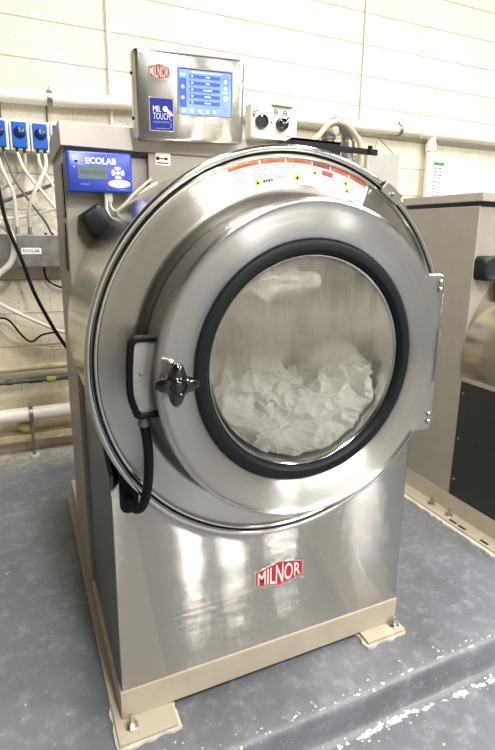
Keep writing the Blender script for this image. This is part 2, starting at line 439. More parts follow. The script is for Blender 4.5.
# cable slot in the panel shoulder
sl = [(CX+(.46)*math.cos(math.radians(a)), CZ+.46*math.sin(math.radians(a))) for a in (-133, -137, -141, -144.6)]
bm = prism([(.020, .765), (.020, .672)]+[(.0435+.0235*math.cos(t), .672+.0235*math.sin(t)) for t in [PI+PI*k/10 for k in range(1, 10)]]+[(.067, .672), (.067, .735)], -.0045, .001)
part('cable_slot', bm, 'rubber', fp, bevel=.0015)

# side panels (dark) + rear column
for x0, x1 in ((-.001, .010), (W-.010, W+.001)):
    bm = bmesh.new(); ps = [(.012, HB), (.595, HB), (.595, .97), (.45, .97), (.012, .75)]
    A = [bm.verts.new((x0, y, z)) for y, z in ps]; B = [bm.verts.new((x1, y, z)) for y, z in ps]
    bm.faces.new(A); bm.faces.new(B[::-1])
    for i in range(5): bm.faces.new((A[i], B[i], B[(i+1) % 5], A[(i+1) % 5]))
    sp_ = part('side_panel', bm, 'side_paint', bevel=.001)
    if x0 < 0:
        for z in (.44, .22, .62): part('screw', cyl((x0+.001, .585, z), (x0-.003, .585, z), .005, 12), 'bolt_metal', sp_)
column = part('rear_column', bx(-.015, W, .51, .92, HB, 1.575), 'column_paint', bevel=.004)
part('hinge_strip', bx(-.0185, -.012, .530, .60, 1.385, 1.545), 'black_metal', column, bevel=.002)  # black hinge strips on the left side of the column
part('hinge_strip', bx(-.0185, -.012, .560, .63, 1.22, 1.37), 'black_metal', column, bevel=.002)
bm = bmesh.new(); box(bm, -.013, .762, .502, .92, 1.575, 1.590)
part('black_seam', bm, 'black_metal', column)
bm = bmesh.new(); vs = box(bm, -.022, .765, .498, .94, 1.590, 1.662)
for v in vs:
    if v.co.z > 1.65 and v.co.y < .6: v.co.y += .012
part('lid', bm, 'lid_paint', bevel=.003)
part('control_pedestal', bx(.235, .75, .488, .515, 1.36, 1.588), 'column_paint', column, bevel=.003)
bm = prism(rrect(.258, .306, 1.553, 1.590, .004), .4855, .488)
st = part('warning_sticker', bm, 'white_paper', column)
bm = bmesh.new(); cyl((.265, .4850, 1.573), (.265, .4856, 1.573), .006, 12, bm=bm); box(bm, .27, .292, .4850, .4856, 1.571, 1.575)
v0 = [bm.verts.new((x, .4849, z)) for x, z in ((.288, 1.579), (.301, 1.573), (.288, 1.567))]; bm.faces.new(v0)
box(bm, .262, .30, .4851, .4856, 1.558, 1.562)
st2 = part('sticker_print', bm, 'print_black', column)

# drum shell
bm = lathe([(.506, .512), (.506, .0), (.480, -.01)], 160)
part('drum_shell', bm, 'steel_drum', loc=(CX, 0, CZ))
# rolled rim
def ringprof(cr, cy, rr_, n=12): return [(cr+rr_*math.cos(2*PI*k/n), cy+rr_*math.sin(2*PI*k/n)) for k in range(n)]
rim = part('shell_rim', lathe(ringprof(.5135, -.040, .0085), 192, closed=True), 'chrome', loc=(CX, 0, CZ))
part('clamp_band', lathe([(.480, .000), (.514, .000), (.516, -.03), (.505, -.036), (.505, -.028), (.480, -.01)], 192, closed=True), 'steel_dark', rim)
part('dark_groove_ring', lathe([(.500, -.02), (.5065, -.02), (.5065, -.0375), (.500, -.0375)], 192, closed=True), 'rubber', rim)  # darkness of the rim groove drawn as a black ring
part('inner_bead', lathe(ringprof(.4960, -.040, .0048, 10), 192, closed=True), 'chrome', rim)
# shell front: dished annulus rising into a rounded collar
pf = [(.493, -.036), (.486, -.0365), (.470, -.041), (.450, -.0455), (.432, -.049), (.424, -.051), (.419, -.0515), (.4150, -.050), (.411, -.046), (.403, -.037), (.3955, -.031), (.390, -.029), (.305, .0), (.30, .01), (.30, .05)]
sf = part('shell_front', lathe(pf, 192), 'steel_radial', loc=(CX, 0, CZ), ang=50)
# inner basket behind the glass
bm = lathe([(.30, .05), (.43, .06), (.45, .08), (.45, .46), (.43, .48), (.0001, .49)], 96)
part('basket', bm, 'steel_basket', loc=(CX, 0, CZ))

# clip on the rim
ca = math.radians(56); pc = Vector((CX+.508*math.cos(ca), -.05, CZ+.508*math.sin(ca)))
bm = bmesh.new(); box(bm, -.034, .034, -.003, .0, -.014, .016); box(bm, -.034, .034, -.003, .03, .013, .016); box(bm, -.034, -.031, -.010, 0, -.014, .016)
clip = part('rim_clip', bm, 'bolt_metal', rim, loc=(.508*math.cos(ca), -.055, .508*math.sin(ca)), rot=(0, -(ca-PI/2), 0), bevel=.001)
bm = cyl((.508*math.cos(ca)+.004, -.059, .508*math.sin(ca)-.002), (.508*math.cos(ca)+.004, -.066, .508*math.sin(ca)-.002), .006, 6); part('clip_screw', bm, 'bolt_metal', rim)

# safety label strip on the annulus
def annY(r):
    for (r0, y0), (r1, y1) in zip(pf, pf[1:]):
        if r1 <= r <= r0: return y0+(y1-y0)*(r0-r)/(r0-r1)
    return -.05
def arcpatch(bm, a0, a1, r0, r1, lift, mi=0, n=None, nr=4):
    """patch from angle a0 to a1 (degrees), radius r0 to r1"""
    n = n or max(1, int(abs(a1-a0)/1.0)); g = []
    for i in range(n+1):
        t = math.radians(a0+(a1-a0)*i/n)
        g.append([bm.verts.new((r*math.cos(t), annY(r)-lift, r*math.sin(t))) for r in [r0+(r1-r0)*k/nr for k in range(nr+1)]])
    for A, B in zip(g, g[1:]):
        for k in range(nr): bm.faces.new((A[k], A[k+1], B[k+1], B[k])).material_index = mi
bm = bmesh.new(); arcpatch(bm, 112.5, 63.0, .430, .489, .0008, 0)
lab = part('safety_label', bm, 'white_paper', sf)
bm = bmesh.new()
for a0, a1, m, r0 in ((111.5, 101.8, 0, .480), (101.2, 93.4, 0, .480), (93.0, 84.6, 0, .480), (84.2, 78.2, 1, .479), (77.8, 71.2, 0, .479), (70.8, 64.0, 0, .480)):
    arcpatch(bm, a0, a1, r0, .4885, .0014, m, nr=1)
    # tick of header wording
    for k in range(5): arcpatch(bm, a0+(a1-a0)*(.3+.09*k), a0+(a1-a0)*(.36+.09*k), r0+.0022, r0+.0055, .0018, 2, 1, 1)
part('label_header', bm, ['orange_print', 'red_print', 'print_dark'], sf)
bm = bmesh.new(); rr = random.Random(11)
cells = [(111.3, 106.0), (105.6, 98.6), (98.0, 92.6), (92.0, 86.6), (80.6, 77.0), (77.2, 73.8), (70.6, 67.6), (66.8, 64.6)]
for a0, a1 in cells:
    for j in range(7):
        r = .473-j*.0052
        if j in (2,): col = 1
        else: col = 0
        e = a0+(a1-a0)*rr.uniform(.7, .97); arcpatch(bm, a0+(a1-a0)*.06, e, r, r+.0016, .0014, col, nr=1)
arcpatch(bm, 85.8, 85.9, .432, .478, .0014, 0, nr=1); arcpatch(bm, 80.9, 76.9, .462, .4745, .0016, 2, nr=1)
arcpatch(bm, 73.0, 73.1, .432, .478, .0014, 0, nr=1); arcpatch(bm, 98.3, 98.4, .432, .478, .0014, 0, nr=1)
part('label_text', bm, ['print_grey', 'pink_print', 'red_print'], sf)
bm = bmesh.new()
def tri(bm, a, r, s, mi=0, lift=.0020):
    t = math.radians(a); er = Vector((math.cos(t), 0, math.sin(t))); et = Vector((math.sin(t), 0, -math.cos(t))); p = er*r; y = annY(r)-lift
    vs = [p+er*s, p-er*s*.6-et*s, p-er*s*.6+et*s]
    bm.faces.new([bm.verts.new((v.x, y, v.z)) for v in vs]).material_index = mi
for a, r, s in ((104.0, .441, .0095), (90.0, .446, .011), (83.6, .464, .008), (71.8, .464, .009), (70.8, .447, .009)):
    bm = bmesh.new(); tri(bm, a, r, s); tri(bm, a-.15, r-.001, s*.5, 1, .0024)
    if a == 104.0:
        for k in range(4): arcpatch(bm, 101.9-k*.9, 101.3-k*.9, .437+.002*(k % 2), .444, .0020, 1, 1, 1)
    part('hazard_symbol', bm, ['yellow_print', 'print_black'], sf)

# ---------------------------------------------------------------- door
DY = -.180
RD = .393
# door skin: outer edge follows the circle, joined to the square hinge flange on the right
nA = 360; XR = .8575-CX; ZT = .2165
def door_edge(t):
    c, s = math.cos(t), math.sin(t); x, z = RD*c, RD*s
    if c > 0 and abs(z) <= ZT+.0:
        pass
    return x, z
ring = []
for i in range(nA):
    t = 2*PI*i/nA; c, s = math.cos(t), math.sin(t); d = RD
    if c > 0:
        # ray-to-flange rectangle distance (x <= XR, |z| <= ZT) with rounded corner
        dx = XR/c; dz = ZT/abs(s) if abs(s) > 1e-6 else 9
        dr = min(dx, dz)
        rc = .016; p = Vector((dr*c, dr*abs(s)))
        if p.x > XR-rc and p.y > ZT-rc:
            cc = Vector((XR-rc, ZT-rc)); u = Vector((c, abs(s))); b = u.dot(cc); q = b*b-(cc.length_squared-rc*rc)
            if q > 0: dr = b+math.sqrt(q)
        if dz > dx or dr > RD: d = dr if dr > RD else min(RD, dx)
    ring.append((t, d))
bm = bmesh.new(); rows = []
for t, d in ring:
    c, s = math.cos(t), math.sin(t)
    k = max(0., min(1., (d-RD)/.01+.0))
    flange = 1. if (c > 0 and abs(d*s) < ZT+.001 and d*c > .33) else 0.
    deep = DY+.016
    pr_ = [(.300, -.148), (.301, -.152), (.306, -.158), (.340, -.166), (.366, -.170), (.374, -.1715), (.380, -.174)]
    e = [(d-.0075, DY+.0005), (d-.003, DY+.002), (d-.0006, DY+.006), (d, DY+.012), (d, deep)]
    if not flange: e[0] = (d-.009, DY)
    rows.append([bm.verts.new((r*c, y, r*s)) for r, y in pr_+e])
for i in range(nA):
    A, B = rows[i], rows[(i+1) % nA]
    for j in range(len(A)-1): bm.faces.new((A[j], A[j+1], B[j+1], B[j]))
door = part('door', bm, 'steel_door', loc=(CX, 0, CZ), ang=60)
# door body wall behind the flange + back
part('door_ring', lathe([(.389, -.170), (.389, -.085), (.3865, -.045), (.37, -.032), (.31, -.032), (.302, -.06), (.30, -.147)], 160), 'steel_wall', door, ang=60)
part('door_gasket', lathe([(.302, -.1515), (.298, -.160), (.290, -.1640), (.276, -.1625), (.270, -.157), (.267, -.148), (.266, -.12), (.30, -.12)], 160), 'rubber_gasket', door)
part('glass_ring', lathe([(.267, -.142), (.2645, -.147), (.2615, -.145), (.259, -.138), (.255, -.10), (.246, -.03), (.244, .04)], 160), 'chrome', door, ang=60)
part('door_glass', lathe([(.2625, -.142), (.22, -.1475), (.16, -.152), (.09, -.1545), (.0001, -.1555)], 128), 'door_glass', door)
part('soap_haze', lathe([(.2615, -.1395), (.22, -.145), (.16, -.1495), (.09, -.152), (.0001, -.153)], 128), 'soap_haze', door)
for z in (.195, .176, -.170, -.193):
    x = XR-.016
    part('hinge_bolt', lathe([(.0001, DY-.006), (.004, DY-.0055), (.0068, DY-.003), (.0075, DY)], 20, cx=x-(.001 if z > 0 else 0), cz=z), 'bolt_metal', door)
hg = part('hinge', bx(.335, XR-.012, -.165, .0, -.15, .15), 'steel_dark', door, bevel=.004)
# four-lobed knob
bm = bmesh.new(); KX, KZ = .118-CX, 1.035-CZ; n = 96
prk = [(.30, -.216), (.62, -.2155), (.86, -.212), (1.0, -.205), (1.0, -.197), (.86, -.191), (.5, -.189)]
rings = []
for i in range(n):
    t = 2*PI*i/n; L = .0375+.0100*math.cos(4*(t+.06)) + .0008*math.cos(8*(t+.06))
    rings.append([bm.verts.new((L*q*math.cos(t), y, L*q*math.sin(t))) for q, y in prk])
for i in range(n):
    A, B = rings[i], rings[(i+1) % n]
    for j in range(len(prk)-1): bm.faces.new((A[j], A[j+1], B[j+1], B[j]))
bm.faces.new([r[0] for r in rings]); bm.faces.new([r[-1] for r in rings][::-1])
cyl((0, -.21, 0), (0, -.17, 0), .014, 20, bm=bm)
lathe([(.0001, -.219), (.009, -.2185), (.0125, -.216)], 24, bm=bm)
# dimples of the hub ring
lathe([(.0140, -.216), (.0165, -.2195), (.019, -.2158)], 36, bm=bm)
part('star_knob', bm, 'gloss_black', door, loc=(KX, .0, KZ), ang=60)
part('stud', lathe([(.0001, DY-.010), (.004, DY-.009), (.0065, DY-.004), (.007, DY+.012)], 20, cx=.113-CX, cz=1.079-CZ), 'chrome', door)

# door switch box with rubber edging, gland and hose
ol = [(.0450, 1.119), (.0390, 1.108), (.0345, 1.05), (.0345, 1.00), (.0440, .965), (.0520, .950), (.100, .950), (.100, 1.123), (.052, 1.123)]
swb = part('door_switch_box', prism([(x+(.005 if x < .06 else 0), z+(-.004 if z > 1.1 else .004 if z < .965 else 0)) for x, z in ol], -.125, -.080), 'steel_side', bevel=.002)
c0 = (.075, -.1, 1.036)
bm = bmesh.new()
edge = [(.098, 1.123), (.055, 1.123), (.0450, 1.118), (.0395, 1.106), (.0350, 1.05), (.0350, 1.00), (.0445, .964), (.0530, .950), (.098, .9495)]
tube([(x, -.125, z) for x, z in edge], .0078, 10, 4, bm=bm)
A = [bm.verts.new((x, -.125, z)) for x, z in edge]; B = [bm.verts.new((x, -.080, z)) for x, z in edge]
for i in range(len(edge)-1): bm.faces.new((A[i], A[i+1], B[i+1], B[i]))
part('rubber_edging', bm, 'rubber', swb)
part('box_bracket', bx(.058, .098, -.081, -.046, .97, 1.10), 'steel_dark', swb)
part('box_screw', lathe([(.0001, -.130), (.0035, -.129), (.005, -.125)], 14, cx=.060, cz=1.045), 'bolt_metal', swb)
bm = cyl((.066, -.105, .947), (.066, -.105, .930), .0125, 20); cyl((.066, -.105, .932), (.066, -.105, .918), .0145, 6, bm=bm)
part('cable_gland', bm, 'galvanized', swb, bevel=.001)
hose = part('door_hose', tube([(.067, -.105, .922), (.073, -.108, .86), (.072, -.105, .79), (.066, -.095, .735), (.060, -.075, .700), (.052, -.045, .680), (.044, -.02, .685), (.040, .03, .70)], .0115, 16, 10), 'rubber')

# nameplate on the front panel: hexagonal red badge with raised letters
def badge(cx, y, cz, w, h, ends, par, field, tilt=None):
    def hexa(s, sz=None):
        a, b, c = w/2*s, h/2*s, h/2*ends*s
        return [(-a, -c), (0, -b), (a, -c), (a, c), (0, b), (-a, c)]
    o = link('nameplate', prism(hexa(1.), -.0025, .0), 'chrome', par, loc=(cx, y, cz), bevel=.0006)
    o2 = hexa(.93); o2 = [(x*1.0, z*.94) for x, z in o2]
    bm = prism(o2, -.0032, -.002)
    wp = lambda u: ends+(1-ends)*(1-abs(2*u-1)) if True else 1
    bm2 = text_bm('MILNOR', -w/2*.86, w/2*.86, -h/2*.80, h/2*.80, -.0036, warp=wp, bold=.012)
    return o, bm, bm2
def add_badge(cx, y, cz, w, h, ends, par, field, rot=(0, 0, 0), obj_parent=None):
    o, b1, b2 = badge(cx, y, cz, w, h, ends, par, field)
    # sub-parts sit on the same parent (one level deep), drawn at the plate's place
    f = link('nameplate_field', b1, field, par, loc=(cx, y, cz)); t = link('nameplate_lettering', b2, 'white_plastic' if field == 'red_enamel' else 'print_pale', par, loc=(cx, y, cz))
    return o
plain('print_pale', (226, 205, 200), .4, 0., .02)
add_badge(.480, -.002, .346, .168, .089, .56, fp, 'red_enamel')

# ---------------------------------------------------------------- touch display on the pedestal
dsp = bpy.data.objects.new('display_housing', None)
bm = bmesh.new()
W2, H2 = .1700, .1185
for (s, y) in (): pass
def shell_rr(levels):
    bm = bmesh.new(); R_ = []
    for ins, y, rad in levels:
        R_.append([bm.verts.new((x, y, z)) for x, z in rrect(-W2+ins, W2-ins, -H2+ins, H2-ins, rad, 6)])
    for A, B in zip(R_, R_[1:]):
        n = len(A)
        for i in range(n): bm.faces.new((A[i], A[(i+1) % n], B[(i+1) % n], B[i]))
    bm.faces.new(R_[0]); bm.faces.new(R_[-1][::-1]); return bm
DR = Euler((.155, -.048, .018), 'XYZ')
bm = shell_rr([(.004, .062, .01), (-.003, .058, .014), (-.004, .018, .014), (.000, .010, .014), (.0005, .0035, .014), (.004, .0, .012)])
dsp = part('display_housing', bm, 'steel_display', loc=(.3617, .42, 1.7404), rot=DR, ang=50)
def on(name, bm, mat, **k): return link(name, bm, mat, dsp, **k)
on('housing_seam', prism(rrect(-W2-.0045, W2+.0045, -H2-.0045, H2+.0045, .015), .020, .0225), 'print_grey')
bm = prism(rrect(-.0505, .1305, -.0475, .0865, .005), -.003, .001); on('screen_bezel', bm, 'chrome', bevel=.001)
on('screen_frame', prism(rrect(-.0462, .1262, -.0432, .0822, .003), -.0036, -.0025), 'black_plastic')
on('screen', prism(rrect(-.0447, .1235, -.042, .0790, .002), -.0044, -.003), 'screen_glow')
bm = bmesh.new()
for k in range(5):
    z = .062-k*.0175; box(bm, -.012, .086, -.0050, -.0046, z-.0050, z+.0045, 0); box(bm, -.006, -.001, -.0056, -.0050, z-.002, z+.002, 1)
    w = [.006, .006, .014, .010, .010][k]; box(bm, .046-w, .046+w, -.0056, -.0050, z-.0015, z+.0015, 1)
box(bm, -.0435, -.022, -.0050, -.0046, -.022, .056, 0); box(bm, -.005, .09, -.0050, -.0046, .0725, .0745, 1)
text_bm('MENU', -.041, -.025, .062, .068, -.0052, bm=bm, mi=1)
for k, (x, z) in enumerate(((-.033, .033), (-.033, .004), (-.03, -.030), (-.004, -.031), (.021, -.031), (.046, -.031), (.070, -.031), (.104, .055), (.104, .036), (.105, .008))):
    n = 14; s = .0048 if k < 9 else .007
    if k in (3, 5): box(bm, x-s, x+s, -.0052, -.0048, z-s, z+s, 1); box(bm, x-s*.5, x+s*.2, -.0056, -.0052, z-s*.5, z+s*.3, 0)
    elif k == 6: box(bm, x-.005, x-.002, -.0052, -.0048, z-s, z+s, 1); box(bm, x, x+.003, -.0052, -.0048, z-s*.4, z+s*.4, 1)
    else:
        lathe([(s*.6, -.0051), (s, -.0051)], n, bm=bm, cx=x, cz=z, mi=1)
        if k == 4: cyl((x+.003, -.0050, z-.003), (x+.008, -.0050, z-.008), .0012, 6, bm=bm, mi=1)
box(bm, .096, .112, -.0052, -.0048, .0235, .0255, 1)
on('screen_icons', bm, ['screen_dark_bar', 'screen_light'], smooth=False)
on('label_plate', prism(rrect(-.1375, -.061, -.0935, .000, .005), -.0015, .001), 'chrome', bevel=.0005)
on('logo_label', prism(rrect(-.1345, -.064, -.0905, -.003, .004), -.0022, -.001), 'navy_plate')
bm = text_bm('MIL', -.1250, -.1010, -.0400, -.0235, -.0026); text_bm('TOUCH', -.1250, -.0740, -.0600, -.0430, -.0026, bm=bm, bold=-.012)
lathe([(.0001, -.0026), (.0075, -.0026)], 20, bm=bm, cx=-.0880, cz=-.0310)
vs = [bm.verts.new((x, -.0028, z)) for x, z in ((-.086, -.0345), (-.081, -.031), (-.073, -.036), (-.066, -.044), (-.066, -.050), (-.078, -.046))]; bm.faces.new(vs)
on('logo_lettering', bm, 'print_white')
bm = text_bm('CONTROL', -.1250, -.0740, -.0700, -.0650, -.0026)
for k, (x, z) in enumerate(((-.071, -.062), (-.0705, -.073), (-.071, -.080))): cyl((x, -.0024, z), (x, -.0028, z), .002, 8, bm=bm)
box(bm, -.118, -.075, -.0026, -.0023, -.0855, -.0845)
on('logo_small_print', bm, 'print_pale_blue')
add_badge(-.103, .0005, .0660, .066, .044, .60, dsp, 'dark_red_enamel')
for z in (.06, -.06): on('side_screw', cyl((-W2-.003, .04, z), (-W2-.008, .04, z), .0045, 10), 'black_metal')
bm = bmesh.new(); box(bm, .28, .45, .49, .56, 1.655, 1.76)
part('display_bracket', bm, 'lid_paint', column)

# switch plate beside the display
sw = part('switch_plate', prism(rrect(-.0865, .0865, -.0535, .0535, .003), 0, .05), 'white_plastic', loc=(.6625, .465, 1.712), bevel=.0015)
M_grey = plain('plate_grey', (214, 212, 204), .4, .3, .03); sw.data.materials.clear(); sw.data.materials.append(M['plate_grey'])
part('plate_hood', bx(-.012, .066, -.012, .03, .0525, .0565), 'bolt_metal', sw)
for x, z in ((.079, .046), (.079, -.044), (-.079, -.046)): part('plate_screw', cyl((x, .001, z), (x, -.003, z), .0038, 12), 'bolt_metal', sw)
kp = [(.0001, -.024), (.014, -.0235), (.0175, -.021), (.0195, -.006), (.0215, -.003), (.022, .0)]
part('push_button', lathe([(.0001, -.012), (.013, -.012), (.014, -.015), (.0205, -.0145), (.0225, -.010), (.0225, .0)], 28, cx=-.049, cz=-.001), 'gloss_black', sw)
bm = lathe(kp, 28, cx=.0265, cz=-.004); box(bm, -.0045, .0045, -.034, -.020, -.018, .022, mat4=Matrix.Translation((.0265, 0, -.004))@Matrix.Rotation(math.radians(38), 4, 'Y'))
part('selector_switch', bm, 'gloss_black', sw)
part('selector_mark', bx(-.0012, .0012, -.0350, -.0335, .0, .020, mat4=Matrix.Translation((.0265, 0, -.004))@Matrix.Rotation(math.radians(38), 4, 'Y')), 'print_white', sw)
def sym(f):
    bm = bmesh.new(); f(bm); part('printed_symbol', bm, 'print_dark', sw, smooth=False)
for x, z in ((.004, .0335), (.0385, .0330)):
    sym(lambda bm: (lathe([(.0058, -.0006), (.0082, -.0006)], 18, bm=bm, cx=x, cz=z), box(bm, x-.0062, x+.0062, -.0009, -.0004, z-.0012, z+.0012)))
sym(lambda bm: (lathe([(.003, -.0006), (.006, -.0006)], 14, bm=bm, cx=-.076, cz=.024), box(bm, -.080, -.074, -.0009, -.0004, .010, .020)))
sym(lambda bm: box(bm, -.070, -.060, -.0009, -.0004, .030, .033))
sym(lambda bm: cyl((-.012, .0, .0), (-.012, -.0012, .0), .0035, 10, bm=bm))
sym(lambda bm: box(bm, .045, .063, -.0009, -.0004, -.040, -.038))

# black rubber cap on the column face, above the drum
def cap(loc, rot, par, w=.052, h=.050, k=1.):
    lv = [(0, .06, .012*k), (0, .012, .016*k), (.004, .003, .018*k), (.012, -.001, .016*k)]
    bm = bmesh.new(); R_ = []
    for ins, y, rad in lv: R_.append([bm.verts.new((x, y, z)) for x, z in rrect(-w+ins, w-ins, -h+ins, h-ins, rad, 6)])
    for A, B in zip(R_, R_[1:]):
        for i in range(len(A)): bm.faces.new((A[i], A[(i+1) % len(A)], B[(i+1) % len(A)], B[i]))
    bm.faces.new(R_[0]); bm.faces.new(R_[-1][::-1])
    return link('rubber_cap', bm, 'black_plastic', par, loc=loc, rot=rot, ang=60)
cap((.068, .440, 1.376), (0, math.radians(-33), 0), wx, .040, .042)

# black bracket with a rod at the top right of the shell
bm = bmesh.new(); box(bm, .72, .915, .44, .452, 1.590, 1.667); box(bm, .72, .915, .44, .50, 1.660, 1.668)
box(bm, .90, 1.085, .45, .462, 1.638, 1.658); cyl((1.05, .45, 1.645), (1.05, .45, 1.668), .009, 12, bm=bm)
vs = [bm.verts.new((x, y, z)) for x, y, z in ((.66, .445, 1.635), (.72, .445, 1.667), (.72, .445, 1.60), (.66, .50, 1.635), (.72, .50, 1.667))]
bm.faces.new((vs[0], vs[1], vs[2])); bm.faces.new((vs[0], vs[3], vs[4], vs[1]))
part('shell_bracket', bm, 'black_metal', smooth=False)

# water inlet plumbing behind the column
pl = part('inlet_elbow', tube([(1.085, .80, 1.58), (1.085, .80, 1.72), (1.092, .80, 1.785), (1.125, .80, 1.812), (1.165, .80, 1.80), (1.185, .80, 1.75), (1.185, .80, 1.60)], .027, 18, 8), 'galvanized')
bm = bmesh.new()
for p0, p1, r_, n_ in (((1.185, .80, 1.715), (1.185, .80, 1.745), .033, 24), ((1.185, .80, 1.65), (1.185, .80, 1.67), .036, 8), ((1.085, .80, 1.745), (1.085, .80, 1.775), .033, 20), ((1.085, .775, 1.77), (1.085, .74, 1.77), .018, 8)):
    link('pipe_coupling', cyl(p0, p1, r_, n_), 'bolt_metal', pl, bevel=.002)
hs = part('clear_hose', tube([(.90, .75, 1.61), (.937, .75, 1.684), (1.005, .75, 1.742), (1.064, .75, 1.800), (1.133, .75, 1.803), (1.204, .755, 1.753), (1.232, .76, 1.70), (1.24, .77, 1.60)], .011, 12, 10), 'tan_hose')
part('inlet_manifold', bx(.90, 1.26, .70, .9, 1.50, 1.60), 'galvanized', bevel=.004)
part('manifold_arm', bx(.80, .905, .74, .86, 1.53, 1.57), 'galvanized', bevel=.004)

# ---------------------------------------------------------------- linen in the drum
def linen(label, c, rad, seed, fold=34, amp=.030):
    bm = bmesh.new(); bmesh.ops.create_icosphere(bm, subdivisions=7, radius=1.)
    for v in bm.verts:
        d = v.co.copy(); p = Vector((d.x*rad[0], d.y*rad[1], d.z*rad[2]))
        q = p*9+Vector((seed*3.1, seed, 0))
        wv = noise.turbulence_vector(q*.7, 3, False, noise_basis='PERLIN_ORIGINAL')*.75
        q2 = q+wv
        f = 1-abs(noise.noise(q2))*2.2; f = f*abs(f)
        q3 = p*22+wv*2.2+Vector((0, seed*7, seed)); g = 1-abs(noise.noise(q3))*2.4
        h = noise.noise(p*4+Vector((seed, 0, 0)))
        v.co = p+d*(amp*(.75*f+.45*g*(.5+f*.5))+h*.03)
    for v in bm.verts:
        w = v.co+Vector(c); r = math.hypot(w.x-CX, w.z-CZ)
        lim = .249 if w.y < -.1 else .2425 if w.y < .05 else .42
        if r > lim: k = lim/r; w.x = CX+(w.x-CX)*k; w.z = CZ+(w.z-CZ)*k
        ymin = -.136
        if w.y < ymin+.02:
            q = Vector((w.x*10+w.z*3, seed*5, w.z*13-w.x*2)); wv = noise.turbulence_vector(q*.55, 3, False)*1.1; q = q+wv
            n1 = abs(noise.noise(q)); n2 = abs(noise.noise(q*2.3+Vector((7, 0, 3))+wv))
            dep = .075*n1+.016*n2
            t = min(1, (ymin+.02-w.y)/.03); w.y = w.y*(1-t)+(ymin+dep)*t
        if w.y > .46: w.y = .46
        v.co = w-Vector(c)
    o = link('white_linen', bm, 'linen', loc=c, ang=180)
    return tag(o, label, 'linen', 'wet white linens behind the washer door')
linen('wet white sheet bunched at the left of the washer glass', (.330, -.05, .955), (.130, .115, .150), 1.)
linen('wet white sheet folded low in the middle of the washer glass', (.48, -.055, .865), (.17, .11, .105), 2.3)
linen('wet white sheet rising up the right side of the washer glass', (.60, -.040, .935), (.100, .12, .115), 3.7)
linen('strip of wet white linen stuck high behind the washer glass', (.40, -.085, 1.232), (.12, .055, .034), 4.4, amp=.02)
linen('big pile of wet white linen deep in the washer drum', (.48, .24, 1.0), (.30, .16, .26), 6.1, amp=.05)

# ---------------------------------------------------------------- dispenser controller on the column
ec = thing('dispenser_controller', 'small blue dosing controller box with grey screen on the grey column', 'controller', (.0835, .46, 1.517), (math.radians(2), math.radians(-1.0), 0))
def e(name, bm, mat, **k): return link(name, bm, mat, ec, **k)
bm = bmesh.new(); R_ = []
for ins, y, rad in ((0, .040, .006), (-.001, .012, .008), (.0, .004, .009), (.004, 0, .008)):
    R_.append([bm.verts.new((x, y, z)) for x, z in rrect(-.0945+ins, .0945-ins, -.057+ins, .057-ins, rad, 5)])
for A, B in zip(R_, R_[1:]):
    for i in range(len(A)): bm.faces.new((A[i], A[(i+1) % len(A)], B[(i+1) % len(A)], B[i]))
bm.faces.new(R_[0]); bm.faces.new(R_[-1][::-1])
e('housing', bm, 'blue_box', ang=60)
e('screen', prism(rrect(-.0640, .019, -.019, .018, .002), -.0012, .001), 'grey_lcd')
e('screen_text', text_bm('START SELECT', -.060, .016, -.006, .004, -.0016), 'print_dark')
e('logo_lettering', text_bm('ECOLAB', -.040, .048, .0235, .0420, -.001, bold=.03), 'print_white')
bm = bmesh.new()
for k in range(4):
    a = k*90; g = []
    for j in range(7):
        t = math.radians(a-34+68*j/6); g.append((bm.verts.new((.0515+.0085*math.cos(t), -.0014, .0010+.0085*math.sin(t))), bm.verts.new((.0515+.0190*math.cos(t), -.0014, .0010+.0175*math.sin(t)))))
    for A, B in zip(g, g[1:]): bm.faces.new((A[0], A[1], B[1], B[0]))
lathe([(.0001, -.0016), (.0055, -.0016)], 16, bm=bm, cx=.0515, cz=.001)
e('key_pad', bm, 'print_white')
bm = bmesh.new(); vs = [bm.verts.new((.0545+.0325*math.cos(2*PI*k/32), -.0012, -.030+.0115*math.sin(2*PI*k/32))) for k in range(32)]; bm.faces.new(vs)
e('oval_badge', bm, 'print_white')
bm = text_bm('Aquanomic', .030, .078, -.0295, -.0225, -.0020); text_bm('Laundry', .034, .074, -.0375, -.0305, -.0020, bm=bm)
e('badge_print', bm, 'navy_dark')
e('model_print', text_bm('100000', -.058, -.034, -.0365, -.0315, -.001), 'print_pale_blue')
bm = bmesh.new(); box(bm, -.071, -.062, -.0015, 0, .027, .032); e('sensor_window', bm, 'print_black')
e('indicator_lamp', lathe([(.0001, -.003), (.002, -.002), (.0024, 0)], 12, cx=-.0735, cz=.0135), 'white_plastic')
bm = bmesh.new(); box(bm, .010, .034, .012, .034, -.084, -.056); e('cable_connector', bm, 'grey_cable', bevel=.002)
cb_ = link('controller_cable', tube([(.100, .480, 1.44), (.100, .470, 1.405), (.114, .462, 1.382), (.140, .455, 1.400), (.17, .455, 1.43), (.22, .47, 1.475), (.26, .48, 1.50)], .0055, 10, 10), 'grey_cable')
cc_ = link('controller_cable', tube([(.112, .480, 1.44), (.112, .472, 1.42), (.125, .464, 1.408), (.150, .460, 1.428), (.19, .462, 1.468), (.24, .474, 1.51)], .004, 8, 10), 'grey_cable')
tag(cc_, 'thinner upper grey cable under the blue dosing controller', 'cable')
tag(cb_, 'thicker lower grey cable looping from the blue dosing controller to the shell', 'cable')

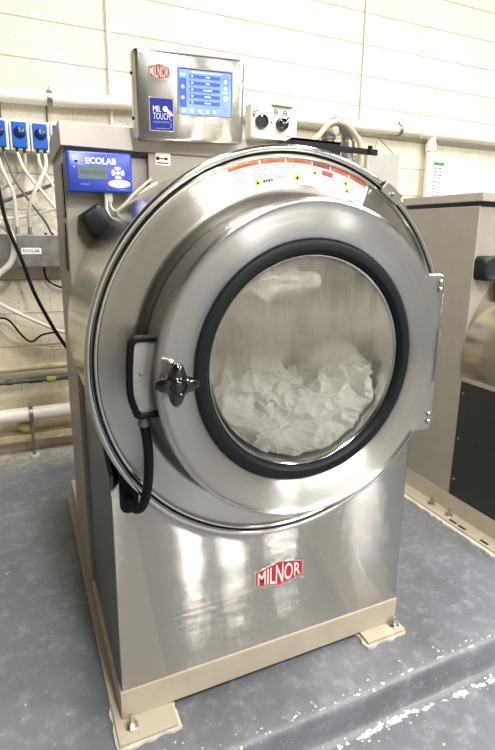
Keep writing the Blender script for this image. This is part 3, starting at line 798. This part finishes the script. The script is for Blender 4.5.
# ---------------------------------------------------------------- neighbouring machine on the right
XN = 1.69; WN = .95; C2X, C2Z = 2.1625, .80
nx = thing('washer_extractor', 'grey-sided washing machine at the right edge, cut off by the frame', 'washing machine', (XN, 0, 0))
def np_(name, bm, mat, par=nx, **k): return link(name, bm, mat, par, **k)
bm = bmesh.new(); box(bm, 0, .05, -.3, 1.42, .0205, HB); box(bm, WN-.05, WN, -.3, 1.42, .02, HB); box(bm, .05, WN-.05, -.3, -.25, .02, HB); box(bm, .05, WN-.05, 1.37, 1.42, .02, HB)
bfr = np_('base_frame', bm, 'base_paint', bevel=.003)
bm = bmesh.new(); box(bm, -.075, .05, -.12, 1.1, .008, .0205); np_('foot_plate', bm, 'base_paint', bfr, bevel=.002)
g = ragged([(-.092, -.14), (.05, -.14), (.05, 1.12), (-.092, 1.12)], .014, seed=2.)
np_('grout_bed', prism_z(g, 0, .010), 'grout', bfr)
for y in (.575, .455, .1): anchor(-.030, y, bfr)
for y in (.40, .345, .215): np_('plate_slot', bx(-.065, -.05, y-.022, y+.022, .0190, .0208), 'print_black', bfr)
bm = bmesh.new(); box(bm, 0, WN, .5, 1.0, HB, 1.483)
col2 = np_('rear_column', bm, 'column_paint', bevel=.004)
np_('black_seam', bx(.004, WN, .494, 1.0, 1.483, 1.502), 'black_metal', col2)
bm = bmesh.new(); vs = box(bm, -.004, WN, .488, 1.01, 1.502, 1.540)
np_('lid', bm, 'lid_paint', bevel=.003)
for x0, x1 in ((.0, .01), (WN-.01, WN)):
    s_ = np_('side_panel', bx(x0, x1, -.02, .494, HB, .690), 'black_panel', bevel=.001)
    if x0 == 0:
        for z in (.636, .41, .20): np_('screw', lathe_x(z) if False else cyl((.001, .475, z), (-.004, .475, z), .007, 12), 'bolt_metal', s_)
np_('panel_flange', bx(-.004, .012, -.02, .497, .690, .712), 'column_paint', s_, bevel=.002)
np_('front_panel', bx(.01, WN-.01, -.02, .0, HB, .72), 'steel_panel')
sh2 = np_('drum_shell', lathe([(.484, .50), (.484, .02), (.476, .0)], 128), 'steel_drum', loc=(C2X-XN, 0, C2Z))
np_('shell_front', lathe([(.476, .0), (.42, -.02), (.41, .03), (.0001, .03)], 96), 'steel_radial', loc=(C2X-XN, 0, C2Z))
np_('shell_rim', lathe(ringprof(.483, -.002, .008), 128, closed=True), 'chrome', loc=(C2X-XN, 0, C2Z))
lv = cap((.080, .44, 1.215), (0, math.radians(0), 0), nx, .078, .054, 2.0)

# ---------------------------------------------------------------- pipes and fittings on the back wall
def run(name, pts, r, mat, label, cat, group=None, seg=20, n=6, smooth=True):
    return tag(link(name, tube(pts, r, seg, n, smooth=smooth), mat), label, cat, group)
mp = thing('drain_pipe', 'long white plastic pipe running along the back wall above the machines', 'pipe', (0, 2.085, 2.07))
link('pipe_run', tube([(-3, 0, -.07), (-.17, 0, -.022), (.53, 0, .012), (1.4, 0, .036), (2.2, 0, .045), (2.84, 0, .052), (5.99, 0, .075)], .034, 24, 4), 'pvc', mp)
te = link('tee_fitting', tube([(2.70, 0, .050), (2.78, 0, .051), (2.84, 0, .052), (2.94, 0, .053)], .042, 24, 2), 'pvc', mp)
link('down_pipe', tube([(2.82, 0, .04), (2.82, 0, -.4), (2.82, 0, -1.9)], .033, 24, 2), 'pvc', mp)
link('tee_collar', cyl((2.82, 0, -.02), (2.82, 0, -.075), .042, 24), 'pvc', mp)
for x, z in ((.075, -.012), (2.50, .048)):
    bm = lathe([(.036, -.014), (.0405, -.014), (.0405, .014), (.036, .014)], 24, closed=True)
    bmesh.ops.rotate(bm, verts=bm.verts, cent=(0, 0, 0), matrix=Matrix.Rotation(PI/2, 3, 'Z')); box(bm, -.01, .01, .0, .064, .035, .045); box(bm, -.004, .004, -.005, .005, .038, .06)
    link('pipe_strap', bm, 'galvanized', mp, loc=(x, 0, z))
for x, lab in ((.416, 'thin white conduit rising up the wall left of the touch display'), (2.188, 'thin white conduit rising up the wall right of the touch display')):
    tag(link('wall_conduit', tube([(x, 2.138, 1.2), (x, 2.138, 2.5), (x, 2.138, 3.89)], .0115, 12, 1, smooth=False), 'conduit_paint'), lab, 'conduit')
run('low_drain_pipe', [(-3, 2.05, .262), (-.33, 2.05, .262), (2.5, 2.05, .262)], .043, 'pvc', 'thick white pipe running low along the back wall at left', 'pipe', smooth=False)
run('beige_pipe', [(-3, 2.10, .53), (-.33, 2.10, .536), (2.5, 2.10, .56)], .019, 'beige_pipe', 'beige pipe on the wall, uppermost of the three low pipes', 'pipe', smooth=False)
dp = run('dark_pipe', [(-3, 2.06, .466), (-.33, 2.06, .466), (1.5, 2.06, .466)], .011, 'dark_copper', 'thin dark metal pipe between the beige and thick white pipes', 'pipe', smooth=False)
for x in (-.26, -.14, -.10): link('pipe_coupling', cyl((x-.018, 2.06, .466), (x+.018, 2.06, .466), .016, 12), 'dark_copper', dp)
link('tape_wrap', cyl((-.055, 2.06, .466), (-.005, 2.06, .466), .022, 12, r2=.017), 'yellow_tape', dp)
tag(link('wall_strut', bx(-2.5, 1.5, 2.06, 2.15, .085, .128), 'beige_pipe', bevel=.003), 'beige metal strut on the wall just above the floor', 'strut')
hk = tag(link('pipe_hanger', cyl((-.16, 2.02, .0), (-.16, 2.02, .22), .009, 12), 'galvanized'), 'rusty metal stand under the thick white low pipe', 'pipe stand')
link('hanger_clamp', lathe([(.045, -.012), (.049, -.012), (.049, .012), (.045, .012)], 24, closed=True), 'galvanized', hk, loc=(-.16, 2.05, .262), rot=(0, 0, PI/2))
link('hanger_foot', cyl((-.16, 2.02, 0), (-.16, 2.02, .012), .03, 14), 'grout', hk)
bm = bmesh.new(); bmesh.ops.create_icosphere(bm, subdivisions=3, radius=.045)
for v in bm.verts: v.co *= 1+.5*noise.noise(v.co*30); v.co.z *= .7
tag(link('yellow_rag', bm, 'yellow_tape', loc=(-.20, 2.09, .17)), 'crumpled yellow green rag wedged under the thick white pipe', 'rag')
tag(link('wall_shelf_cabinet', bx(2.06, 2.335, 1.85, 2.02, 1.55, 1.905), 'grey_cabinet', bevel=.004), 'pale grey metal box hanging by wires behind the steel washer', 'metal box')
bpy.data.objects['wall_shelf_cabinet'].name = 'hanging_box'
bm = tube([(2.18, 1.95, 1.90), (2.30, 2.07, 2.05), (2.39, 1.95, 1.90)], .003, 6, 1, smooth=False)
link('hanging_wire', bm, 'dark_grey_tube', bpy.data.objects['hanging_box'])
link('wall_hook', bx(2.28, 2.32, 1.95, 2.151, 1.75, 1.77), 'galvanized', bpy.data.objects['hanging_box'])
# paper notice and plain white slab on the wall at the right
ws = tag(link('white_slab', bx(2.93, 4.4, 2.132, 2.1500, 1.35, 1.905), 'white_plastic', bevel=.002), 'blank white board on the wall behind the right machine', 'slab')  # flat white slab, whiter than the wall around it
nt = thing('wall_notice', 'white paper notice with a green heading beside the vertical pipe', 'notice', (2.97, 2.130, 1.78))
link('paper', bx(-.115, .06, 0, .003, -.28, .185), 'white_paper', nt)
bm = bmesh.new(); rr = random.Random(5)
box(bm, -.085, .045, -.001, 0, .125, .148, 0)
cyl((-.075, 0, .165), (-.075, -.001, .165), .008, 10, bm=bm, mi=1)
for k in range(12):
    z = .10-k*.026
    box(bm, -.092, -.080, -.001, 0, z, z+.008, 1)
    for x in (-.06, -.012): box(bm, x, x+rr.uniform(.015, .038), -.001, 0, z, z+.007, 2 if k % 2 else 1)
link('notice_print', bm, ['green_print', 'print_dark', 'print_grey'], nt, smooth=False)

# ---------------------------------------------------------------- chemical pumps at the left
PX = -.1*0
def pump(i, x, label):
    p = thing('dosing_pump', label, 'pump', (x, 2.03, 1.845), group='dosing pumps on the wall')
    link('pump_housing', bx(-.049, .049, 0, .068, -.078, .078), 'white_plastic', p, bevel=.004)
    link('pump_cover', bx(-.037, .037, -.014, 0, -.064, .066), 'blue_cap', p, bevel=.004)
    link('pump_rotor', lathe([(.0001, -.028), (.018, -.027), (.027, -.022), (.030, -.014)], 24), 'navy_dark', p, loc=(0, 0, .012))
    for s in (-.018, .018): link('hose_barb', cyl((s, -.006, -.064), (s, -.006, -.092), .0075, 12), 'black_plastic', p)
    return p
pump(0, -.196, 'blue and white dosing pump cut by the left picture edge')
pump(1, -.093, 'blue and white dosing pump, second from the left picture edge')
pump(2, .010, 'blue and white dosing pump, third from the left picture edge')
pump(3, .113, 'blue and white dosing pump partly hidden by the grey column')
pump(4, .216, 'blue and white dosing pump hidden behind the grey column') if False else None
rail = tag(link('pump_rail', bx(-.5, .17, 2.10, 2.151, 1.765, 1.925), 'white_plastic', bevel=.003), 'white mounting rail on the wall behind the dosing pumps', 'mounting rail')
for x, z0, lab in ((-.178, 1.925, 'thin rod holding the pump rail beside the left picture edge'), (.060, 1.925, 'thin rod holding the pump rail below the pipe strap')):
    tag(link('hanger_rod', cyl((x, 2.14, z0), (x, 2.14, 2.03), .005, 10), 'dark_grey_tube'), lab, 'rod')

tr_ = thing('hose_trough', 'dull galvanized trough with small white logo plate below the tubes', 'trough', (-.08, 2.0, 1.23))
link('trough_body', bx(-.45, .26, 0, .15, -.085, .095), 'galvanized', tr_, bevel=.004)
link('logo_plate', prism(rrect(-.055, .048, -.012, .022, .004), -.003, .0), 'white_plastic', tr_)
link('logo_lettering', text_bm('ECOLAB', -.046, .039, -.003, .013, -.0036, bold=.02), 'navy_dark', tr_)
for x in (-.065, -.0, .08, .118):
    link('cable_gland', cyl((x, .05, .09), (x, .05, .135), .013, 12, r2=.009) if x < .05 else cyl((x, .05, .09), (x, .05, .105), .008, 12), 'galvanized' if x < .05 else 'black_plastic', tr_)

Y0 = 2.02
def px(u, v, Y):  # image-plane helper is not used for placement; points below are metric
    return None
def hose(pts, r, mat, label, name='dosing_tube', cat='tube', grp='tubes hanging from the dosing pumps'):
    tag(link(name, tube([(x, y, z) for x, y, z in pts], r, 10, 8), mat), label, cat, grp)
hose([(-.214, Y0, 1.755), (-.19, Y0, 1.66), (-.15, Y0, 1.55), (-.145, 2.04, 1.45), (-.145, 2.05, 1.37)], .010, 'white_hose', 'white tube dropping to the left gland of the trough')
hose([(-.178, Y0, 1.755), (-.14, 2.0, 1.62), (-.07, 2.0, 1.50), (.0, 2.02, 1.40), (.03, 2.05, 1.335)], .0065, 'dark_grey_tube', 'dark tube slanting down to the right into the trough')
hose([(-.111, Y0, 1.755), (-.08, 1.99, 1.66), (.0, 1.98, 1.55), (.08, 1.99, 1.44), (.13, 2.0, 1.37)], .009, 'white_hose', 'white tube slanting right from the second pump')
hose([(-.075, Y0, 1.755), (-.08, 2.03, 1.68), (-.14, 2.04, 1.60), (-.22, 2.05, 1.56), (-.30, 2.06, 1.48)], .008, 'grey_cable', 'grey tube curving left from the second pump')
hose([(-.008, Y0, 1.755), (-.0, 2.0, 1.69), (.05, 1.99, 1.60), (.11, 2.0, 1.50), (.14, 2.02, 1.43)], .0085, 'white_hose', 'white tube slanting right from the third pump')
hose([(.028, Y0, 1.755), (.022, 1.98, 1.68), (-.04, 1.97, 1.56), (-.078, 2.0, 1.46), (-.08, 2.05, 1.37)], .010, 'white_hose', 'white tube bending left from the third pump into the trough')
hose([(-.30, 2.05, 1.46), (-.15, 2.05, 1.52), (.02, 2.05, 1.585), (.16, 2.05, 1.65)], .010, 'dark_grey_tube', 'straight grey rod crossing behind the tubes', 'cross_rod', 'rod')
hose([(-.30, 2.06, 1.40), (-.12, 2.06, 1.42), (.03, 2.06, 1.46), (.14, 2.05, 1.50)], .008, 'white_hose', 'thin pale tube rising gently to the right behind the others')
hose([(-.26, 1.96, 1.40), (-.20, 1.94, 1.36), (-.172, 1.94, 1.28), (-.19, 1.94, 1.18), (-.27, 1.96, 1.10)], .016, 'white_hose', 'thick cream hose looping in from the left picture edge', 'cream_hose', 'hose', 'hoses at the left edge')
hose([(-.225, 1.90, 1.66), (-.212, 1.90, 1.50), (-.19, 1.90, 1.36), (-.135, 1.90, 1.18), (-.085, 1.90, 1.0), (.0, 1.90, .80), (.09, 1.92, .62), (.16, 1.94, .40), (.2, 1.95, .15), (.2, 1.95, .012)], .010, 'rubber', 'thick black cable sagging diagonally down the block wall', 'black_cable', 'cable', 'cables on the wall below the trough')
hose([(-.29, 2.05, .95), (-.18, 2.05, .88), (-.02, 2.05, .79), (.06, 2.05, .755), (.2, 2.06, .74)], .010, 'white_hose', 'white cord with a black plug low on the wall', 'power_cord', 'cable', 'cables on the wall below the trough')
link('plug', cyl((-.33, 2.05, .955), (-.275, 2.05, .945), .017, 12), 'black_plastic', bpy.data.objects['power_cord'])
hose([(-.33, 2.09, .85), (-.24, 2.09, .84), (-.17, 2.09, .74), (-.12, 2.09, .70), (-.05, 2.09, .74), (.1, 2.09, .755)], .006, 'rubber', 'thin dark cable dipping in a curve below the black plug', 'thin_cable', 'cable', 'cables on the wall below the trough')
hose([(-.33, 2.11, .86), (-.25, 2.11, .74), (-.10, 2.11, .66), (.05, 2.11, .64), (.15, 2.11, .66)], .006, 'tan_hose', 'thin tan tube sagging under the thin dark cable', 'tan_tube', 'tube', 'cables on the wall below the trough')
hose([(-.02, 2.12, 1.16), (-.01, 2.10, 1.07), (.06, 2.10, 1.02), (.16, 2.1, 1.0)], .006, 'rubber', 'thin black wire hanging out under the trough', 'black_wire', 'cable', 'cables on the wall below the trough')

# ---------------------------------------------------------------- added ceiling lamps, out of view, invented to light the room and steel
lamp_no = 0
def lamp(x, y, lx, ly, power, label):
    t = thing('added_ceiling_lamp', label, 'ceiling lamp', (x, y, 3.9), group='added lamps out of view on the ceiling')
    link('lamp_body', bx(-lx/2-.03, lx/2+.03, -ly/2-.03, ly/2+.03, -.06, -.0), 'white_plastic', t)
    link('diffuser', bx(-lx/2, lx/2, -ly/2, ly/2, -.075, -.055), 'added_lamp_diffuser', t)
    L = bpy.data.lights.new('added_light', 'AREA'); L.shape = 'RECTANGLE'; L.size = lx; L.size_y = ly; L.energy = power; L.color = (1, .975, .93)
    o = bpy.data.objects.new('added_light', L); C.objects.link(o); o.location = (0, 0, -.08); o.parent = t
LAMPS = [(.15, .1), (1.9, .2), (3.9, .4), (.3, -2.3), (3.4, -1.9)]  # invented fixtures for the general light, none in view
for x, y in LAMPS: lamp(x, y, .30, 1.25, 35 if y > 0 else 112, 'added ceiling lamp out of view, running front to back')
for x in (1.63, 2.20, 2.96, 4.4): lamp(x, -4.6, .10, 1.2, 40, 'narrow added ceiling lamp out of view, placed to streak the steel panel')  # added where their reflections make streaks on the front panel

w = bpy.data.worlds.new('room'); bpy.context.scene.world = w; w.use_nodes = True
w.node_tree.nodes['Background'].inputs[0].default_value = (.9, .95, 1, 1); w.node_tree.nodes['Background'].inputs[1].default_value = .3

# ---------------------------------------------------------------- camera
f_px, yaw, pit, rol = 513.881, .437046, .2334895, .0167314
fw = Vector((math.sin(yaw)*math.cos(pit), math.cos(yaw)*math.cos(pit), -math.sin(pit)))
rt = Vector((math.cos(yaw), -math.sin(yaw), 0)); up = rt.cross(fw)
r2 = rt*math.cos(rol)+up*math.sin(rol); u2 = -rt*math.sin(rol)+up*math.cos(rol)
cd = bpy.data.cameras.new('camera'); cam = bpy.data.objects.new('camera', cd); C.objects.link(cam)
m = Matrix((r2, u2, -fw)).transposed().to_4x4(); m.translation = Vector((-.1671007, -1.2090508, 1.3440709)); cam.matrix_world = m
cd.sensor_fit = 'VERTICAL'; cd.sensor_height = 24; cd.lens = f_px/750*24
cd.shift_x = -(257.793-247.5)/750; cd.shift_y = (356.994-375)/750; cd.clip_start = .02
sc = bpy.context.scene; sc.camera = cam
sc.view_settings.view_transform = 'Standard'; sc.view_settings.look = 'None'; sc.view_settings.exposure = 0.42; sc.view_settings.gamma = 1
sc.cycles.max_bounces = 8; sc.cycles.transparent_max_bounces = 12
